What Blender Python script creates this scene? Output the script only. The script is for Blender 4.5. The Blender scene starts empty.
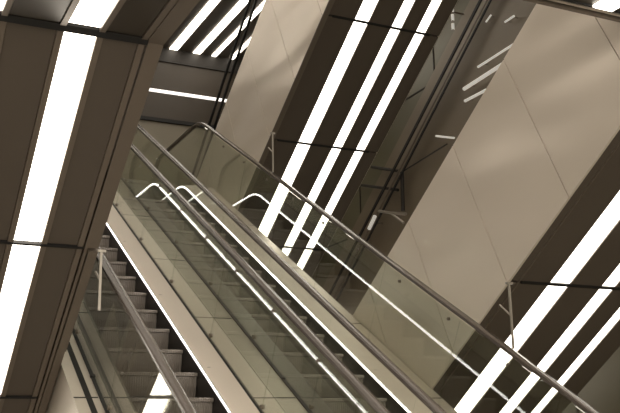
import bpy, math
from mathutils import Vector, Matrix

C = bpy.context.scene.collection
sc = bpy.context.scene
R = math.radians
# ------------------------------------------------------------------ camera
F = 943.77
YAW, PIT, ROL = R(26.257), R(13.845), R(-1.1086)
fw = Vector((math.sin(YAW)*math.cos(PIT), math.cos(YAW)*math.cos(PIT), math.sin(PIT)))
r0 = Vector((math.cos(YAW), -math.sin(YAW), 0)); u0 = r0.cross(fw)
r1 = r0*math.cos(ROL) + u0*math.sin(ROL); u1 = -r0*math.sin(ROL) + u0*math.cos(ROL)
cam = bpy.data.cameras.new('camera'); co = bpy.data.objects.new('camera', cam); C.objects.link(co)
m = Matrix((r1, u1, -fw)).transposed().to_4x4(); co.matrix_world = m
cam.sensor_width = 36; cam.lens = F*36/620; cam.clip_start = .05; cam.clip_end = 200
sc.camera = co
# ------------------------------------------------------------------ world, exposure
w = bpy.data.worlds.new('world'); sc.world = w; w.use_nodes = True
bg = w.node_tree.nodes['Background']; bg.inputs[0].default_value = (1.0, .91, .80, 1); bg.inputs[1].default_value = 1.45
sc.view_settings.view_transform = 'Standard'; sc.view_settings.look = 'None'
sc.view_settings.exposure = 0.0; sc.view_settings.gamma = 1; sc.view_settings.use_curve_mapping = False
LIGHT = 5.0      # brightness of the light strips
LED = 9.0

# ------------------------------------------------------------------ frames
EA, SA = R(30), R(33.26)
def EP(x, n, t):      # escalator frame: x across, n above the incline, t up the incline
    return Vector((x, t*math.cos(EA) - n*math.sin(EA), t*math.sin(EA) + n*math.cos(EA)))
def SP(x, h, t):      # beam frame: h away from the soffit side, t down the beam
    return Vector((x, t*math.cos(SA) + h*math.sin(SA), -t*math.sin(SA) + h*math.cos(SA)))
def at(px, py, axis, val):   # the point where the sight line through a pixel meets a wall plane
    d = fw + r1*((px-310)/F) - u1*((py-206.5)/F)
    return d*(val/d[axis])

# ------------------------------------------------------------------ materials
def mat(name, col, rough=.5, metal=0., spec=.5, bump=None, noise=0., seams=None, aniso=0.):
    M = bpy.data.materials.new(name); M.use_nodes = True; nt = M.node_tree; b = nt.nodes['Principled BSDF']
    b.inputs['Base Color'].default_value = (*col, 1); b.inputs['Roughness'].default_value = rough
    b.inputs['Metallic'].default_value = metal; b.inputs['Specular IOR Level'].default_value = spec
    tc = nt.nodes.new('ShaderNodeTexCoord')
    if noise:
        mp = nt.nodes.new('ShaderNodeMapping'); nt.links.new(tc.outputs['Object'], mp.inputs[0]); mp.inputs['Scale'].default_value = (1.3, .8, 1.9)
        n = nt.nodes.new('ShaderNodeTexNoise'); n.inputs['Scale'].default_value = 1.6; n.inputs['Detail'].default_value = 3
        nt.links.new(mp.outputs[0], n.inputs['Vector'])
        mr = nt.nodes.new('ShaderNodeMapRange'); mr.inputs[3].default_value = 1-noise; mr.inputs[4].default_value = 1+noise
        nt.links.new(n.outputs[0], mr.inputs[0])
        mx = nt.nodes.new('ShaderNodeVectorMath'); mx.operation = 'SCALE'; mx.inputs[0].default_value = col
        nt.links.new(mr.outputs[0], mx.inputs['Scale']); nt.links.new(mx.outputs[0], b.inputs['Base Color'])
    if bump:
        scl, dist, vec = bump
        mp = nt.nodes.new('ShaderNodeMapping'); nt.links.new(tc.outputs['Object'], mp.inputs[0]); mp.inputs['Scale'].default_value = vec
        n = nt.nodes.new('ShaderNodeTexNoise'); n.inputs['Scale'].default_value = scl; n.inputs['Detail'].default_value = 1
        nt.links.new(mp.outputs[0], n.inputs['Vector'])
        bp = nt.nodes.new('ShaderNodeBump'); bp.inputs['Distance'].default_value = dist; bp.inputs['Strength'].default_value = 1
        nt.links.new(n.outputs[0], bp.inputs['Height']); nt.links.new(bp.outputs[0], b.inputs['Normal'])
    return M
def emit(name, col, s):
    M = bpy.data.materials.new(name); M.use_nodes = True; b = M.node_tree.nodes['Principled BSDF']
    b.inputs['Base Color'].default_value = (.8, .8, .8, 1)
    b.inputs['Emission Color'].default_value = (*col, 1); b.inputs['Emission Strength'].default_value = s
    return M
def glassm(name, tint, k=1.0):
    M = bpy.data.materials.new(name); M.use_nodes = True; nt = M.node_tree; nt.nodes.clear()
    o = nt.nodes.new('ShaderNodeOutputMaterial'); mx = nt.nodes.new('ShaderNodeMixShader')
    t = nt.nodes.new('ShaderNodeBsdfTransparent'); t.inputs[0].default_value = (*tint, 1)
    g = nt.nodes.new('ShaderNodeBsdfGlossy'); g.inputs['Roughness'].default_value = .0; g.inputs['Color'].default_value = (k, k, k*.97, 1)
    # thin-sheet reflectance by angle, the same from either side of the pane
    ge = nt.nodes.new('ShaderNodeNewGeometry'); dt = nt.nodes.new('ShaderNodeVectorMath'); dt.operation = 'DOT_PRODUCT'
    nt.links.new(ge.outputs['Incoming'], dt.inputs[0]); nt.links.new(ge.outputs['Normal'], dt.inputs[1])
    def mth(op, a, b=None):
        n_ = nt.nodes.new('ShaderNodeMath'); n_.operation = op
        for i_, q_ in enumerate((a, b)):
            if q_ is None: continue
            if isinstance(q_, (int, float)): n_.inputs[i_].default_value = q_
            else: nt.links.new(q_, n_.inputs[i_])
        return n_.outputs[0]
    c_ = mth('ABSOLUTE', dt.outputs['Value']); p_ = mth('POWER', mth('SUBTRACT', 1.0, c_), 4.2)
    fr = mth('ADD', mth('MULTIPLY', p_, .955), .045)
    nt.links.new(fr, mx.inputs[0]); nt.links.new(t.outputs[0], mx.inputs[1]); nt.links.new(g.outputs[0], mx.inputs[2])
    nt.links.new(mx.outputs[0], o.inputs[0]); return M
M = dict(
    beige=mat('satin beige metal', (.87, .77, .65), .33, .35, .55, bump=(1.0, .16, (1.0, .55, 1.5)), noise=.05),
    dark=mat('dark bronze panel', (.102, .082, .063), .42, 0, .45, noise=.06),
    dark2=mat('bronze ceiling panel', (.062, .051, .037), .32, .2, .5, noise=.05),
    trim=mat('bronze frame', (.19, .155, .12), .38, .3),
    black=mat('black gap', (.010, .009, .008), .6),
    core=mat('beam core', (.028, .023, .018), .6),
    steel=mat('brushed steel deck', (.56, .50, .42), .34, .4, noise=.04),
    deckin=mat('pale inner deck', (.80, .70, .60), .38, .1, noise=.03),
    deckshade=mat('inner deck shaded copy', (.13, .112, .093), .34, .4),  # left inner decks: their weaker light is put into the colour
    step=mat('dark cast aluminium', (.215, .185, .155), .5, .15, noise=.22),
    skirt=mat('skirt panel', (.018, .015, .014), .32, .5),
    rubber=mat('handrail', (.105, .086, .072), .26, .1, .6),
    rail=mat('polished rail channel', (.62, .55, .47), .20, .9),
    wall=mat('olive wall', (.135, .122, .075), .30, .1, .5, noise=.10),
    wallb=mat('brown wall', (.21, .17, .12), .40, .1, noise=.12),
    backw=mat('dark back wall', (.27, .235, .175), .45, 0, noise=.1),
    upper=mat('brown upper wall', (.064, .048, .032), .45, 0, noise=.1),
    floor=mat('grey stone floor', (.20, .18, .15), .4, 0, noise=.1),
    strip=emit('strip light', (1, .92, .80), LIGHT), led=emit('led line', (1, .96, .95), LED),
    wglow=emit('wall glow', (1, .93, .80), .30), wline=emit('wall light line', (1, .95, .88), 1.2),
    glass=glassm('balustrade glass', (.895, .912, .88)),
    white=mat('pale steel bracket', (.42, .38, .32), .3, .5),
)
# cleats on the step risers
nt = M['step'].node_tree; tc = nt.nodes.new('ShaderNodeTexCoord'); wv = nt.nodes.new('ShaderNodeTexWave'); wv.inputs['Scale'].default_value = 18
bp = nt.nodes.new('ShaderNodeBump'); bp.inputs['Distance'].default_value = .0018
nt.links.new(tc.outputs['Object'], wv.inputs[0]); nt.links.new(wv.outputs['Fac'], bp.inputs['Height']); nt.links.new(bp.outputs[0], nt.nodes['Principled BSDF'].inputs['Normal'])

# ------------------------------------------------------------------ mesh helpers
class MB:
    def __init__(s): s.v = []; s.f = []
    def hexa(s, p):     # eight corners: 0-3 one face, 4-7 the opposite face
        i = len(s.v); s.v += [tuple(q) for q in p]
        s.f += [(i, i+1, i+2, i+3), (i+7, i+6, i+5, i+4), (i, i+4, i+5, i+1), (i+1, i+5, i+6, i+2), (i+2, i+6, i+7, i+3), (i+3, i+7, i+4, i)]
        return s
    def box(s, x0, x1, y0, y1, z0, z1, fr=None):
        fr = fr or (lambda a, b, c: Vector((a, b, c)))
        return s.hexa([fr(x0, y0, z0), fr(x1, y0, z0), fr(x1, y1, z0), fr(x0, y1, z0), fr(x0, y0, z1), fr(x1, y0, z1), fr(x1, y1, z1), fr(x0, y1, z1)])
    def prism(s, poly, x0, x1):      # polygon of (y, z) extruded in x
        i = len(s.v); n = len(poly)
        s.v += [(x0, a, b) for a, b in poly] + [(x1, a, b) for a, b in poly]
        s.f += [tuple(range(i, i+n))[::-1], tuple(range(i+n, i+2*n))] + [(i+k, i+(k+1) % n, i+n+(k+1) % n, i+n+k) for k in range(n)]
        return s
    def sweep(s, path, prof, x, closed=False):   # profile of (dx, dn) along a path of (y, z)
        i = len(s.v); n = len(prof); P = [Vector(p) for p in path]; m_ = len(P)
        for k, p in enumerate(P):
            a = P[max(k-1, 0)]; b = P[min(k+1, m_-1)]; d = (b-a).normalized(); nn = Vector((-d.y, d.x))
            for dx, dn in prof: s.v.append((x+dx, p.x+nn.x*dn, p.y+nn.y*dn))
        for k in range(m_-1):
            for j in range(n): s.f.append((i+k*n+j, i+k*n+(j+1) % n, i+(k+1)*n+(j+1) % n, i+(k+1)*n+j))
        s.f += [tuple(range(i, i+n))[::-1], tuple(range(i+(m_-1)*n, i+m_*n))]
        return s
    def tube(s, a, b, r, n=10):
        a = Vector(a); b = Vector(b); d = (b-a).normalized(); q = d.orthogonal().normalized(); w_ = d.cross(q); i = len(s.v)
        for c in (a, b):
            for k in range(n):
                an = 2*math.pi*k/n; s.v.append(tuple(c + q*(r*math.cos(an)) + w_*(r*math.sin(an))))
        s.f += [tuple(range(i, i+n))[::-1], tuple(range(i+n, i+2*n))] + [(i+k, i+(k+1) % n, i+n+(k+1) % n, i+n+k) for k in range(n)]
        return s
    def build(s, name, mt, parent=None, smooth=False, origin=None, bev=0):
        me = bpy.data.meshes.new(name)
        o_ = Vector(origin) if origin is not None else Vector((0, 0, 0))
        me.from_pydata([tuple(Vector(v)-o_) for v in s.v], [], s.f); me.validate()
        import bmesh
        bm = bmesh.new(); bm.from_mesh(me); bmesh.ops.recalc_face_normals(bm, faces=bm.faces); bm.to_mesh(me); bm.free()
        me.materials.append(M[mt] if isinstance(mt, str) else mt)
        o = bpy.data.objects.new(name, me); C.objects.link(o); o.location = o_
        if parent: o.parent = parent; o.location = o_ - parent.location
        if smooth:
            for p in me.polygons: p.use_smooth = True
            me.set_sharp_from_angle(angle=R(40))
        if bev:
            b = o.modifiers.new('bevel', 'BEVEL'); b.width = bev; b.segments = 2; b.limit_method = 'ANGLE'
        return o
def tag(o, label=None, cat=None, group=None, kind=None):
    for k, v_ in (('label', label), ('category', cat), ('group', group), ('kind', kind)):
        if v_: o[k] = v_
    return o
def empty(name, loc, label, cat, group=None):
    o = bpy.data.objects.new(name, None); C.objects.link(o); o.location = loc; o.empty_display_size = .2
    return tag(o, label, cat, group)
def struct(mb, name, mt): return tag(mb.build(name, mt), kind='structure')

# ------------------------------------------------------------------ room shell
WX = 7.0            # right wall
BY = 14.5           # back wall beyond the upper landing
CZ = 6.5            # high ceiling
LZ = 3.20           # upper landing floor
struct(MB().box(-6, WX, BY, BY+.2, 2.2, CZ), 'wall_back', 'backw')
struct(MB().box(-6.2, -6, 1, BY+.2, -6, CZ), 'wall_left', 'wall')
struct(MB().box(WX, WX+.2, -4, BY+.2, -6, CZ+.2), 'wall_right', 'wall')
struct(MB().box(-6, WX, 5.0, BY+.2, CZ, CZ+.2), 'ceiling', 'dark')
struct(MB().box(-6, WX, 13.75, BY, LZ-.3, LZ), 'floor', 'floor')
struct(MB().box(-6, WX, -6, 14.5, -6.2, -6.0), 'floor_lower', 'floor')
# the back wall: dark soffit band below the ceiling, ledge line
struct(MB().box(-6, WX, BY-.06, BY, 6.25, CZ), 'trim_1', 'core')
struct(MB().box(-6, WX, BY-.05, BY, 5.18, 5.24), 'trim_2', 'black')
struct(MB().box(-6, WX, BY-.03, BY, 5.24, 6.25), 'trim_3', 'upper')
# seams in the right wall, following the panel joints
k = 3
for y in (5.6, 7.9, 10.2, 12.4):
    struct(MB().box(WX-.012, WX, y, y+.02, -3, CZ), 'trim_%d' % (k+1), 'core'); k += 1
for z in (-.35, 1.35, 3.05, 4.75):
    struct(MB().box(WX-.012, WX, 2, BY, z, z+.02), 'trim_%d' % (k+1), 'core'); k += 1
# brown bay of the right wall nearest the far beam
# inclined dark mullions
def smul(x, p, q, wd, dp, name, mt='black'):
    d = (q-p).normalized(); n = Vector((0, d.z, -d.y)).normalized()*wd
    a = p - d*4; b = q + d*7
    mb = MB().hexa([a-n, a+n, a+n+Vector((dp, 0, 0)), a-n+Vector((dp, 0, 0)), b-n, b+n, b+n+Vector((dp, 0, 0)), b-n+Vector((dp, 0, 0))])
    struct(mb, name, mt)
p, q = at(480, 0, 0, 6.85), at(362, 230, 0, 6.85)
smul(6.85, p, q, .022, .02, 'trim_20'); 
p2, q2 = at(486, 0, 0, 6.85), at(368, 230, 0, 6.85)
smul(6.85, p2, q2, .012, .015, 'trim_21', 'trim')
p3, q3 = at(490, 0, 0, 6.85), at(372, 230, 0, 6.85)
smul(6.85, p3, q3, .014, .02, 'trim_22', 'black')
for i, (a, b, c, d_, wd) in enumerate(((249, 0, 213, 110, .020), (255, 0, 219, 110, .020))):
    smul(4.7, at(a, b, 0, 4.7), at(c, d_, 0, 4.7), wd*.8, .03, 'trim_%d' % (23+i))
# brown panel left of the mullion
a, b = at(470, 0, 0, 6.97), at(352, 230, 0, 6.97)
d = (b-a).normalized(); n = Vector((0, d.z, -d.y)).normalized(); n = n if n.z < 0 else -n
mb = MB(); A_ = a-d*1; B_ = b+d*2
mb.hexa([A_, B_, B_+n*2.2, A_+n*2.2, A_+Vector((.03, 0, 0)), B_+Vector((.03, 0, 0)), B_+n*2.2+Vector((.03, 0, 0)), A_+n*2.2+Vector((.03, 0, 0))])
struct(mb, 'trim_25', 'wallb')

# ------------------------------------------------------------------ near ceilings
SC = 1.022
HA, HB, HC = 4.12, 7.97*SC, 3.77*SC
A0, A1 = -1.35, 1.355           # left beam, x extent
fold = SP(0, HA, .632*HA)
AY, AZ = fold.y, fold.z
mb = MB().box(A0, A1, -4, AY-.02, AZ+.03, AZ+.2); struct(mb, 'ceiling_near', 'core')
YS = [AY-.02, AY-1.75, AY-3.5, AY-5.25, -4]
def strip_layout(strips, x0, x1):
    xs = [x0] + [v_ for s_ in strips for v_ in s_] + [x1]
    return [(xs[i], xs[i+1]) for i in range(0, len(xs), 2)]
AST = [(-.57, -.40), (-.10, .07), (.37, .535), (.845, 1.01)]
def panel_box(mb, x0, x1, y0, y1, z0, z1, fr=None): mb.box(x0, x1, y0, y1, z0, z1, fr)
mbt = MB(); mbp = MB(); 
for (x0, x1) in strip_layout(AST, A0, 1.26):
    for j in range(4):
        ya, yb = YS[j]-.012, YS[j+1]+.012
        mbp.box(x0+.035, x1-.035, yb, ya, AZ+.004, AZ+.03)
    mbt.box(x0, x0+.03, -4, AY-.03, AZ-.006, AZ+.03); mbt.box(x1-.03, x1, -4, AY-.03, AZ-.006, AZ+.03)
mbt.box(1.265, A1, -4, AY+.012, AZ-.006, AZ+.03)
struct(mbp, 'ceiling_panels', 'dark2'); struct(mbt, 'trim_30', 'trim')
wh = ['leftmost', 'second from the left', 'short one at the upper left corner', 'broad one above the fold']
labs = ['white ceiling light strip of the low ceiling, farthest to the left', 'white ceiling light strip of the low ceiling, second from its left edge',
        'white ceiling light strip at the very upper left corner of the photo', 'broad white light strip at the top left, in the level ceiling above the fold']
for (x0, x1), lb in zip(AST, labs):
    o = MB().box(x0+.002, x1-.002, -4, AY-.05, AZ+.008, AZ+.028).build('strip_light', 'strip')
    tag(o, lb, 'ceiling light', 'light strips in the low ceiling')
# slab ceiling at the upper right
SZ = 2.45; SY = 1.61*SZ
struct(MB().box(3.35, 4.22, -4, SY, SZ, SZ+.12), 'ceiling_side', 'dark2')
struct(MB().box(3.34, 4.22, SY-.03, SY, SZ-.012, SZ+.16), 'trim_31', 'trim')
struct(MB().box(3.34, 4.22, SY-.10, SY-.09, SZ-.010, SZ), 'trim_32', 'black')
struct(MB().box(3.34, 4.22, SY-.075, SY-.055, SZ-.008, SZ), 'trim_33', 'steel')
o = MB().box(1.541*SZ, 1.60*SZ, -4, 1.568*SZ, SZ-.018, SZ-.002).build('strip_light', 'strip')
tag(o, 'white ceiling light strip cut off at the top right corner of the photo', 'ceiling light')

# high ceiling beyond: strips of light
DS = [(4.51, 4.65), (4.93, 5.06), (5.27, 5.35), (5.60, 5.67)]  # last strip is added where a reflection shows beyond the mullion
dl = ['widest white light strip in the far high ceiling, left of the others', 'second white light strip from the left in the far high ceiling',
      'third white light strip from the left in the far high ceiling', 'white strip in the far high ceiling in place of a reflection, right of the dark mullion']
for (x0, x1), lb in zip(DS, dl):
    o = MB().box(x0, x1, 8.3, BY-.075, CZ-.018, CZ-.002).build('strip_light', 'strip')
    tag(o, lb, 'ceiling light', 'light strips in the far high ceiling')
for (x0, x1), lb in zip([(.55, .75), (1.75, 1.95), (2.95, 3.15)], ['far', 'middle', 'near']):  # unseen strips, added to brighten the middle beam's beige side
    o = MB().box(x0, x1, 5.1, BY-.3, CZ-.018, CZ-.002).build('strip_light', 'strip')
    tag(o, 'added white light strip of the far high ceiling, unseen behind the nearest left beam', 'ceiling light', 'added unseen light strips in the far high ceiling')
o = MB().box(2.5, 5.66, BY-.055, BY-.031, 5.69, 5.74).build('line_light', 'wline')
tag(o, 'thin white horizontal light line on the dark back wall', 'wall light')

# ------------------------------------------------------------------ inclined beams
def beam(name_label, x0, x1, H, depth, t0, t1, strips, joints, xr=None, grp='inclined beams with light strips'):
    root = empty('inclined_beam', SP((x0+x1)/2, H, t1), name_label, 'beam', grp)
    MB().box(x0+.02, x1-.02, H+.035, H+depth, t0, t1, SP).build('core', 'core', root)
    # side cladding, panel by panel
    ts = []; t = joints[0]-.85*20
    while t < t1:
        if t > t0-.85: ts.append(t)
        t += .85
    ts.append(t1+.5)
    for a_, b_ in zip(ts, ts[1:]):
        a_, b_ = max(a_, t0)+.004, min(b_, t1)-.004
        if b_-a_ < .02: continue
        mb = MB(); x9 = x0+.018; f1, f2 = (.05 if a_ > t0+.01 else 0), (.05 if b_ < t1-.01 else 0); g1, g2 = f1*2.6, f2*2.6
        mb.hexa([SP(x0, H, a_+f1), SP(x9, H, a_+f1), SP(x9, H+depth, a_-g1), SP(x0, H+depth, a_-g1),
                 SP(x0, H, b_+f2), SP(x9, H, b_+f2), SP(x9, H+depth, b_-g2), SP(x0, H+depth, b_-g2)])
        mb.build('side_panel', 'beige', root)
        MB().box(x1-.018, x1, H+.036, H+depth, a_, b_, SP).build('side_panel', 'beige', root)
    js = [t0] + [j for j in joints if t0 < j < t1] + [t1]
    segs = strip_layout(strips, x0+.02, xr or x1-.02)
    for a_, b_ in zip(js, js[1:]):
        a_ += .011; b_ -= .011
        for (p0, p1) in segs:
            mg = .004
            mb = MB().box(p0+mg, p1-mg, H+.006, H+.034, a_, b_, SP)
            mb.build('soffit_panel', 'dark', root)
        for (s0, s1) in strips:
            MB().box(s0+.002, s1-.002, H+.012, H+.034, a_, b_, SP).build('light_strip', 'strip', root)
    for j_ in js[1:-1]: MB().box(x0+.12, x1-.14, H+.001, H+.03, j_-.014, j_+.014, SP).build('joint_bar', 'black', root)
    return root, segs
def frames(root, segs, H, t0, t1, wd=.026):
    mb = MB()
    for p0, p1 in segs:
        mb.box(p0, p0+wd, H-.004, H+.03, t0, t1, SP); mb.box(p1-wd, p1, H-.004, H+.03, t0, t1, SP)
    mb.build('panel_frame', 'trim', root)
BST = [(4.525*SC, 4.685*SC), (4.975*SC, 5.09*SC), (5.285*SC, 5.395*SC)]
CST = [(4.515*SC, 4.695*SC), (5.0*SC, 5.125*SC), (5.337*SC, 5.43*SC)]
t0B = (HB*math.cos(SA)-CZ)/math.sin(SA)
rb, sb = beam('far inclined beam in the middle with three light strips', 4.235, 5.60*SC, HB, 1.50*SC, t0B, 13.0, BST, [2.66*SC, 4.36*SC, 6.06*SC, 7.76*SC, 9.46*SC, 11.2*SC])
rb['label'] = 'far inclined beam in the middle with three light strips and a beige left side'
MB().box(4.237, 4.30, HB-.01, HB+.034, t0B, 13, SP).build('edge_trim', 'trim', rb)
t0C = (HC*math.cos(SA)-2.9)/math.sin(SA)
rc, scg = beam('near inclined beam at lower right with three light strips and a broad beige left side', 4.235, 5.69*SC, HC, 1.29*SC, t0C, 12.0, CST, [2.14*SC, 3.84*SC, 5.54*SC, 7.24*SC, 8.94*SC])
MB().box(4.325, 4.331, HC-.004, HC+.03, t0C, 12, SP).build('edge_trim', 'trim', rc)
# left beam
rootA = empty('inclined_beam', SP(0, HA, 9), 'nearest inclined beam along the left edge, broad bright light strip between dark panels', 'beam', 'inclined beams with light strips')
tA0, tA1 = .632*HA, 9.5
MB().box(A0, A1-.01, HA+.035, HA+1.3, tA0+.9, tA1, SP).build('core', 'core', rootA)
js = [tA0, 1.006*HA, 1.006*HA+1.54, 1.006*HA+3.08, tA1]
segA = strip_layout(AST, A0, 1.26)
for a_, b_ in zip(js, js[1:]):
    for p0, p1 in segA: MB().box(p0+.035, p1-.035, HA+.008, HA+.034, a_+.012, b_-.008, SP).build('soffit_panel', 'dark', rootA)
    for s0, s1 in AST: MB().box(s0+.002, s1-.002, HA+.012, HA+.034, a_+.010, b_-.010, SP).build('light_strip', 'strip', rootA)
mb = MB()
for p0, p1 in segA:
    mb.box(p0, p0+.033, HA-.002, HA+.03, tA0+.02, tA1, SP); mb.box(p1-.033, p1, HA-.002, HA+.03, tA0+.02, tA1, SP)
mb.build('panel_frame', 'trim', rootA)
MB().box(1.272, A1, HA-.004, HA+.45, tA0, 1.006*HA, SP).build('edge_trim', 'trim', rootA)
MB().box(1.272, 1.292, HA-.004, HA+.45, 1.006*HA, tA1, SP).build('edge_trim', 'trim', rootA)
MB().box(1.300, A1+.003, HA-.012, HA+.05, 1.012*HA, 1.25*HA, SP).build('side_plate', 'trim', rootA)
MB().box(1.300, A1, HA-.002, HA+.45, 1.25*HA, tA1, SP).build('side_plate', 'trim', rootA)
for j_ in js[1:-1]: MB().box(A0, 1.265, HA-.008, HA+.03, j_-.006, j_+.010, SP).build('joint_bar', 'black', rootA)
MB().box(A0, 1.268, HA-.02, HA+.03, tA0-.03, tA0+.012, SP).build('fold_bar', 'black', rootA)

# hanging brackets at the beam joints
def bracket(p, ln, label, w_=.014):
    root = empty('hanging_bracket', p, label, 'bracket', 'hanging brackets on the beams')
    MB().box(p.x, p.x+.014, p.y-w_/2, p.y+w_/2, p.z-ln, p.z).build('rod', 'white', root)
    MB().box(p.x-.015, p.x+.035, p.y-.012, p.y+.012, p.z-.008, p.z+.006).build('head_plate', 'white', root)
    MB().tube((p.x+.007, p.y, p.z-ln*.5), (p.x+.007, p.y+.12, p.z-ln*.3), .007).build('brace', 'white', root)
bracket(at(508, 283, 0, 4.15), .46, 'small pale steel bracket hanging from the near right beam')
bracket(at(272, 133, 0, 4.15), .46, 'small pale steel bracket hanging from the far middle beam')
bracket(at(100, 251, 0, 1.33), .36, 'small pale steel bracket at the joint of the nearest left beam')

# ------------------------------------------------------------------ escalators
def arc_path(pts, rads, seg=10):
    out = [Vector(pts[0])]
    for k in range(1, len(pts)-1):
        a, b, c = map(Vector, pts[k-1:k+2]); r_ = rads[k-1]
        d1 = (a-b).normalized(); d2 = (c-b).normalized(); ang = d1.angle(d2)
        tl = r_/math.tan(ang/2); p1 = b+d1*tl; p2 = b+d2*tl
        cen = b + (d1+d2).normalized()*(r_/math.sin(ang/2))
        v1 = p1-cen; v2 = p2-cen; th = v1.angle(v2); s_ = 1 if v1.x*v2.y-v1.y*v2.x > 0 else -1
        for i in range(seg+1):
            an = s_*th*i/seg; out.append(cen + Vector((v1.x*math.cos(an)-v1.y*math.sin(an), v1.x*math.sin(an)+v1.y*math.cos(an))))
    out.append(Vector(pts[-1])); return out
def yz(n, t): p_ = EP(0, n, t); return (p_.y, p_.z)
def on_n(n, z): t = (z - n*math.cos(EA))/math.sin(EA); return yz(n, t)   # where the line n meets height z
NH, ND, NS = -2.115, -2.91, -2.985
ZT = 4.20; ZD = 3.345; ZB = -2.0; ZBD = ZB-(ZT-ZD)
T_LO = 1.6
TOP_END, LED_END = 13.25, 12.5
XL, XR = 1.55, 2.61
root = empty('escalator', (2.08, 2.0, -3.6), 'nearer escalator on the left, dark steps beside a bright light line', 'escalator', 'escalators')
def line_path(n, zt, ytop, zb, ybot, r=.9):
    a = on_n(n, zt); b = on_n(n, zb)
    return arc_path([(ybot, zb), b, a, (ytop, zt)], [r, r])
YBOT = on_n(NH, ZB)[0]-1.2
# decks, skirts, cladding: profiles swept along the incline and both landings
def swept(name, prof, mt, nbase=ND, ztop=ZD, ytop=TOP_END+.5, par=root, smooth=False):
    pth = line_path(nbase, ztop, ytop, ZBD + (ztop-ZD), YBOT-.3)
    return MB().sweep(pth, [(x_, n_-nbase) for x_, n_ in prof], 0).build(name, mt, par, smooth)
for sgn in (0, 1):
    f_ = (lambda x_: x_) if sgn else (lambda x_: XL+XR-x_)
    swept('inner_deck', [(f_(2.408), ND-.004), (f_(2.408), ND-.014), (f_(2.44), ND-.014), (f_(2.44), ND-.04), (f_(2.596), ND-.04), (f_(2.596), ND+.018), (f_(2.43), ND+.002)], 'deckin' if sgn else 'deckshade')
    swept('skirt_panel', [(f_(2.404), -2.943), (f_(2.404), -3.35), (f_(2.42), -3.35), (f_(2.436), -2.955), (f_(2.436), -2.943)], 'skirt')
    swept('deck_gasket', [(f_(2.596), ND+.020), (f_(2.596), ND-.06), (f_(2.626), ND-.06), (f_(2.626), ND+.020)], 'black')
    lp = MB().sweep(line_path(ND, ZD, LED_END, ZBD, YBOT+.6), [(f_(2.412), -.032), (f_(2.412), -.0145), (f_(2.434), -.0145), (f_(2.434), -.032)], 0)
    lp.build('light_line', 'led', root)
    # outer deck with a dark slot
    swept('outer_deck', [(f_(2.626), ND+.01), (f_(2.626), ND-.05), (f_(2.795), ND-.05), (f_(2.795), ND+.01)], 'steel')
    swept('cladding', [(f_(2.775), ND-.05), (f_(2.775), ND-1.15), (f_(2.795), ND-1.15), (f_(2.795), ND-.05)], 'steel')
swept('underside', [(1.385, ND-1.10), (1.385, ND-1.15), (2.775, ND-1.15), (2.775, ND-1.10)], 'steel')
# handrails
hp = [(.033, .0), (.030, .012), (.020, .018), (-.020, .018), (-.030, .012), (-.033, .0), (-.030, -.010), (-.017, -.014), (.017, -.014), (.030, -.010)]
cp = [(.015, -.015), (-.015, -.015), (-.015, -.034), (.015, -.034)]
RN = .36
def rail_path():
    p_ = line_path(NH, ZT, TOP_END, ZB, YBOT)
    e = [Vector((TOP_END+RN*math.sin(a_), ZT-RN+RN*math.cos(a_))) for a_ in [math.pi*i/14 for i in range(1, 15)]]
    s_ = [Vector((YBOT-RN*math.sin(a_), ZB-RN+RN*math.cos(a_))) for a_ in [math.pi*i/14 for i in range(14, 0, -1)]]
    return s_ + p_ + e
for x_ in (XL-.02, XR+.0):
    h = MB().sweep(rail_path(), hp, x_).build('handrail', 'rubber', root, True)
    MB().sweep(rail_path(), cp, x_).build('rail_channel', 'rail', h)
# glass
def glass_panels(x_):
    o_ = -.034
    # along the incline
    tb0, tb1 = 3.0, 11.35
    n_ = 7; L_ = (tb1-tb0)/n_
    for i in range(n_):
        a_, b_ = tb0+i*L_+.004, tb0+(i+1)*L_-.004
        mb = MB().hexa([EP(x_-.005, ND-.02, a_), EP(x_-.005, ND-.02, b_), EP(x_-.005, NH+o_, b_), EP(x_-.005, NH+o_, a_),
                        EP(x_+.005, ND-.02, a_), EP(x_+.005, ND-.02, b_), EP(x_+.005, NH+o_, b_), EP(x_+.005, NH+o_, a_)])
        mb.build('glass_panel', 'glass', root)
        c = EP(x_, ND+.055, b_+.004)
        MB().tube((x_-.012, c.y, c.z), (x_+.012, c.y, c.z), .017, 12).build('glass_clamp', 'trim', root)
    for i in range(10 if x_ == XR else 0):
        c = EP(x_, -2.205, 3.97+.78*i)
        MB().tube((x_-.009, c.y, c.z), (x_+.009, c.y, c.z), .012, 12).build('glass_stud', 'trim', root)
    # end panels with rounded noses
    full = [p_ for p_ in rail_path()]
    top = []
    for k, p_ in enumerate(full):
        a = full[max(k-1, 0)]; b = full[min(k+1, len(full)-1)]; d_ = (b-a).normalized(); top.append(p_+Vector((-d_.y, d_.x))*o_)
    base = line_path(ND, ZD, TOP_END+.02, ZBD, YBOT)
    cut = Vector(yz(NH, tb1+.004)); 
    def tt(p_): return p_.x*math.cos(EA)+p_.y*math.sin(EA)
    hi = [p_ for p_ in top if tt(p_) > tb1+.01]; lo = [p_ for p_ in base if tt(p_) > tb1+.01]
    poly = [Vector(yz(NH+o_, tb1+.004))] + hi + [p_ for p_ in reversed(lo)] + [Vector(yz(ND-.02, tb1+.004))]
    MB().prism([tuple(p_) for p_ in poly], x_-.005, x_+.005).build('glass_panel', 'glass', root)
    hi = [p_ for p_ in top if tt(p_) < tb0-.01]; lo = [p_ for p_ in base if tt(p_) < tb0-.01]
    poly = hi + [Vector(yz(NH+o_, tb0-.004)), Vector(yz(ND-.02, tb0-.004))] + [p_ for p_ in reversed(lo)]
    MB().prism([tuple(p_) for p_ in poly], x_-.005, x_+.005).build('glass_panel', 'glass', root)
glass_panels(XL); glass_panels(XR)
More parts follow.
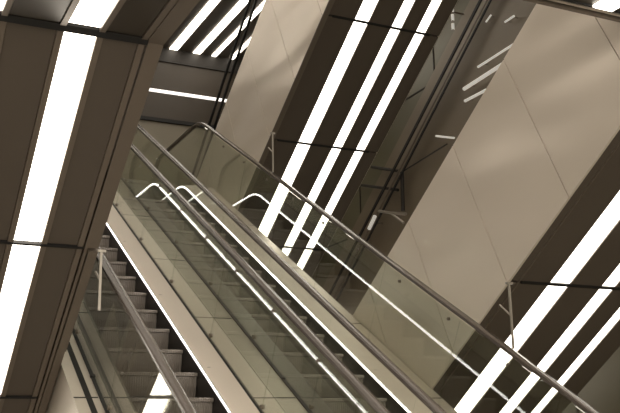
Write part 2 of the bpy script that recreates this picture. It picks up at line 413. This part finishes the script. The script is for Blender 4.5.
# steps
sy, sz = .404*math.cos(EA), .404*math.sin(EA)
stepmesh = None
SX0, SX1 = XL+XR-2.400, 2.400
kk = 0; t = 5.77-.404*11
while t < 11.2:
    c = EP(0, NS, t)
    if stepmesh is None:
        pf = [(0, 0), (sy+.02, 0), (sy+.02, -.03), (.07, -.03), (.06, -sz-.01), (.045, -sz-.01), (.022, -.10), (.016, -.030), (-.004, -.026), (-.006, -.006)]
        mb = MB().prism(pf, SX0, SX1)
        for j in range(20):     # tread cleats
            x_ = SX0+.02+j*(SX1-SX0-.04)/19
            mb.box(x_-.004, x_+.004, .03, sy, 0, .005)
        o = mb.build('step', 'step', root); stepmesh = o.data; o.location = Vector((0, c.y, c.z))-root.location
    else:
        o = bpy.data.objects.new('step', stepmesh); C.objects.link(o); o.parent = root; o.location = Vector((0, c.y, c.z))-root.location
    lasty, lastz = c.y+sy, c.z
    t += .404
MB().box(SX0, SX1, lasty, lasty+.22, lastz-.05, lastz+.01).build('comb_plate', 'steel', root)
MB().box(1.40, 2.76, lasty+.22, 13.74, lastz-.05, lastz+.012).build('floor_plate', 'steel', root)
f0 = EP(0, NS, 5.77-.404*11)
MB().box(SX0, SX1, f0.y-1.6, f0.y, f0.z-sz-.05, f0.z-sz+.01).build('floor_plate', 'steel', root)
for sgn in (0, 1):
    f_ = (lambda x_: x_) if sgn else (lambda x_: XL+XR-x_)
    for i in range(6):
        t_ = 4.15+i*1.45; a_, b_ = sorted((f_(2.634), f_(2.794)))
        MB().box(a_, b_, ND+.002, ND+.0125, t_, t_+.012, EP).build('deck_joint', 'core', root)
        a_, b_ = sorted((f_(2.445), f_(2.588)))
        MB().box(a_, b_, ND-.02, ND+.006, t_+.5, t_+.504, EP).build('deck_joint', 'trim', root)
# key switch on the outer deck
MB().tube(EP(1.545, ND+.012, 5.9), EP(1.545, ND+.03, 5.9), .018, 12).build('key_switch', 'black', root)

def dup(rt, dx, label, group=None):
    r_ = rt.copy(); C.objects.link(r_); r_.location.x += dx; r_['label'] = label
    for ch in list(rt.children):
        c_ = ch.copy(); C.objects.link(c_); c_.parent = r_
        for g_ in ch.children:
            d_ = g_.copy(); C.objects.link(d_); d_.parent = c_
    return r_
dup(root, 1.435, 'farther escalator in the middle, steps hidden behind glass, a handrail curving level at the top')

swept('deck_slot', [(1.445, ND+.0115), (1.445, ND+.008), (1.485, ND+.008), (1.485, ND+.0115)], 'black')

# ------------------------------------------------------------------ small things on the right wall
def wglow(p0, p1, r_, label):  # glowing tubes put in place of reflections on the wall
    a, b = at(*p0, 0, 6.90), at(*p1, 0, 6.90)
    rt = empty('glow_tube', a, label, 'lamp', 'slim lamps and reflection tubes on the right wall')
    MB().tube(a, b, r_, 8).build('tube', 'wglow', rt)
    for q_ in (a+(b-a)*.15, a+(b-a)*.85): MB().tube(q_, (WX, q_.y, q_.z), r_*.5, 6).build('bracket', 'trim', rt)  # brackets added only to hold the glowing tubes
wglow((478, 67), (514, 44), .016, 'slim slanted glowing tube as a reflection on the olive wall, upper of the long parallel two')
wglow((464, 89), (506, 62), .026, 'slim slanted glowing tube as a reflection on the olive wall, longest and broadest of them')
wglow((465, 101), (486, 90), .02, 'short slanted glowing tube as a reflection on the olive wall just below the broadest one')
wglow((436, 136), (454, 138), .014, 'thin level glowing tube as a reflection on the olive wall, left of the beige beam side')
wglow((505, 22), (514, 16), .014, 'small slanted glowing tube as a reflection on the olive wall near the top, left of the beige edge')
wglow((486, 22), (491, 15), .012, 'tiny slanted glowing tube as a reflection on the olive wall beside the dark mullion at the top')
# branched pale bracket
p0 = at(379, 211, 0, 6.82); p1 = at(391, 213, 0, 6.82); p2_ = at(406, 214, 0, 6.82); p3_ = at(404, 223, 0, 6.82)
rt = empty('forked_bracket', p1, 'pale forked steel bracket on the olive wall above the handrail', 'bracket')
MB().tube(p0, p1, .02).build('arm', 'white', rt); MB().tube(p1, p2_, .022).build('arm', 'white', rt); MB().tube(p1, p3_, .018).build('arm', 'white', rt)
MB().tube(p1, (WX, p1.y, p1.z), .015).build('mount', 'white', rt)
a, b = at(375, 216, 0, 6.80), at(369, 229, 0, 6.80)
rt = empty('glow_tube', b, 'short bright upright lamp beside the foot of the long dark mullion', 'lamp', 'slim lamps and reflection tubes on the right wall')
MB().tube(a, b, .028, 8).build('tube', 'wglow', rt); MB().tube(a+(b-a)*.5, (WX, (a.y+b.y)/2, (a.z+b.z)/2), .012).build('bracket', 'trim', rt)
# dark pipes
def pipe(p0, p1, r_, label):
    a, b = at(*p0, 0, 6.90), at(*p1, 0, 6.90)
    tag(MB().tube(a, b, r_).build('metal_pipe', 'core'), label, 'pipe', 'dark pipes on the right wall')
pipe((402, 172), (403, 211), .028, 'dark upright pipe on the olive wall above the forked bracket')
pipe((360, 185), (398, 190), .022, 'dark level pipe crossing the long mullion, lower of two')
pipe((372, 167), (398, 171), .022, 'dark level pipe crossing the long mullion, upper of two')
pipe((402, 172), (447, 144), .010, 'thin dark slanting rod on the olive wall running up to the beige beam')
# column of spot lights
a, b = at(452, -6, 0, 6.80), at(453, 30, 0, 6.80)
rt = empty('spot_column', b, 'column of small pale spots at the top beside the far middle beam', 'lamp')
MB().tube(a, b, .012).build('pole', 'trim', rt)
for f_ in (.2, .42, .65, .9):
    q_ = a+(b-a)*f_; MB().tube(q_-Vector((0, 0, .045)), q_+Vector((0, 0, .04)), .02).build('spot', 'wglow', rt)
MB().tube(a+(b-a)*.5, (WX, (a.y+b.y)/2, (a.z+b.z)/2), .012).build('mount', 'trim', rt)
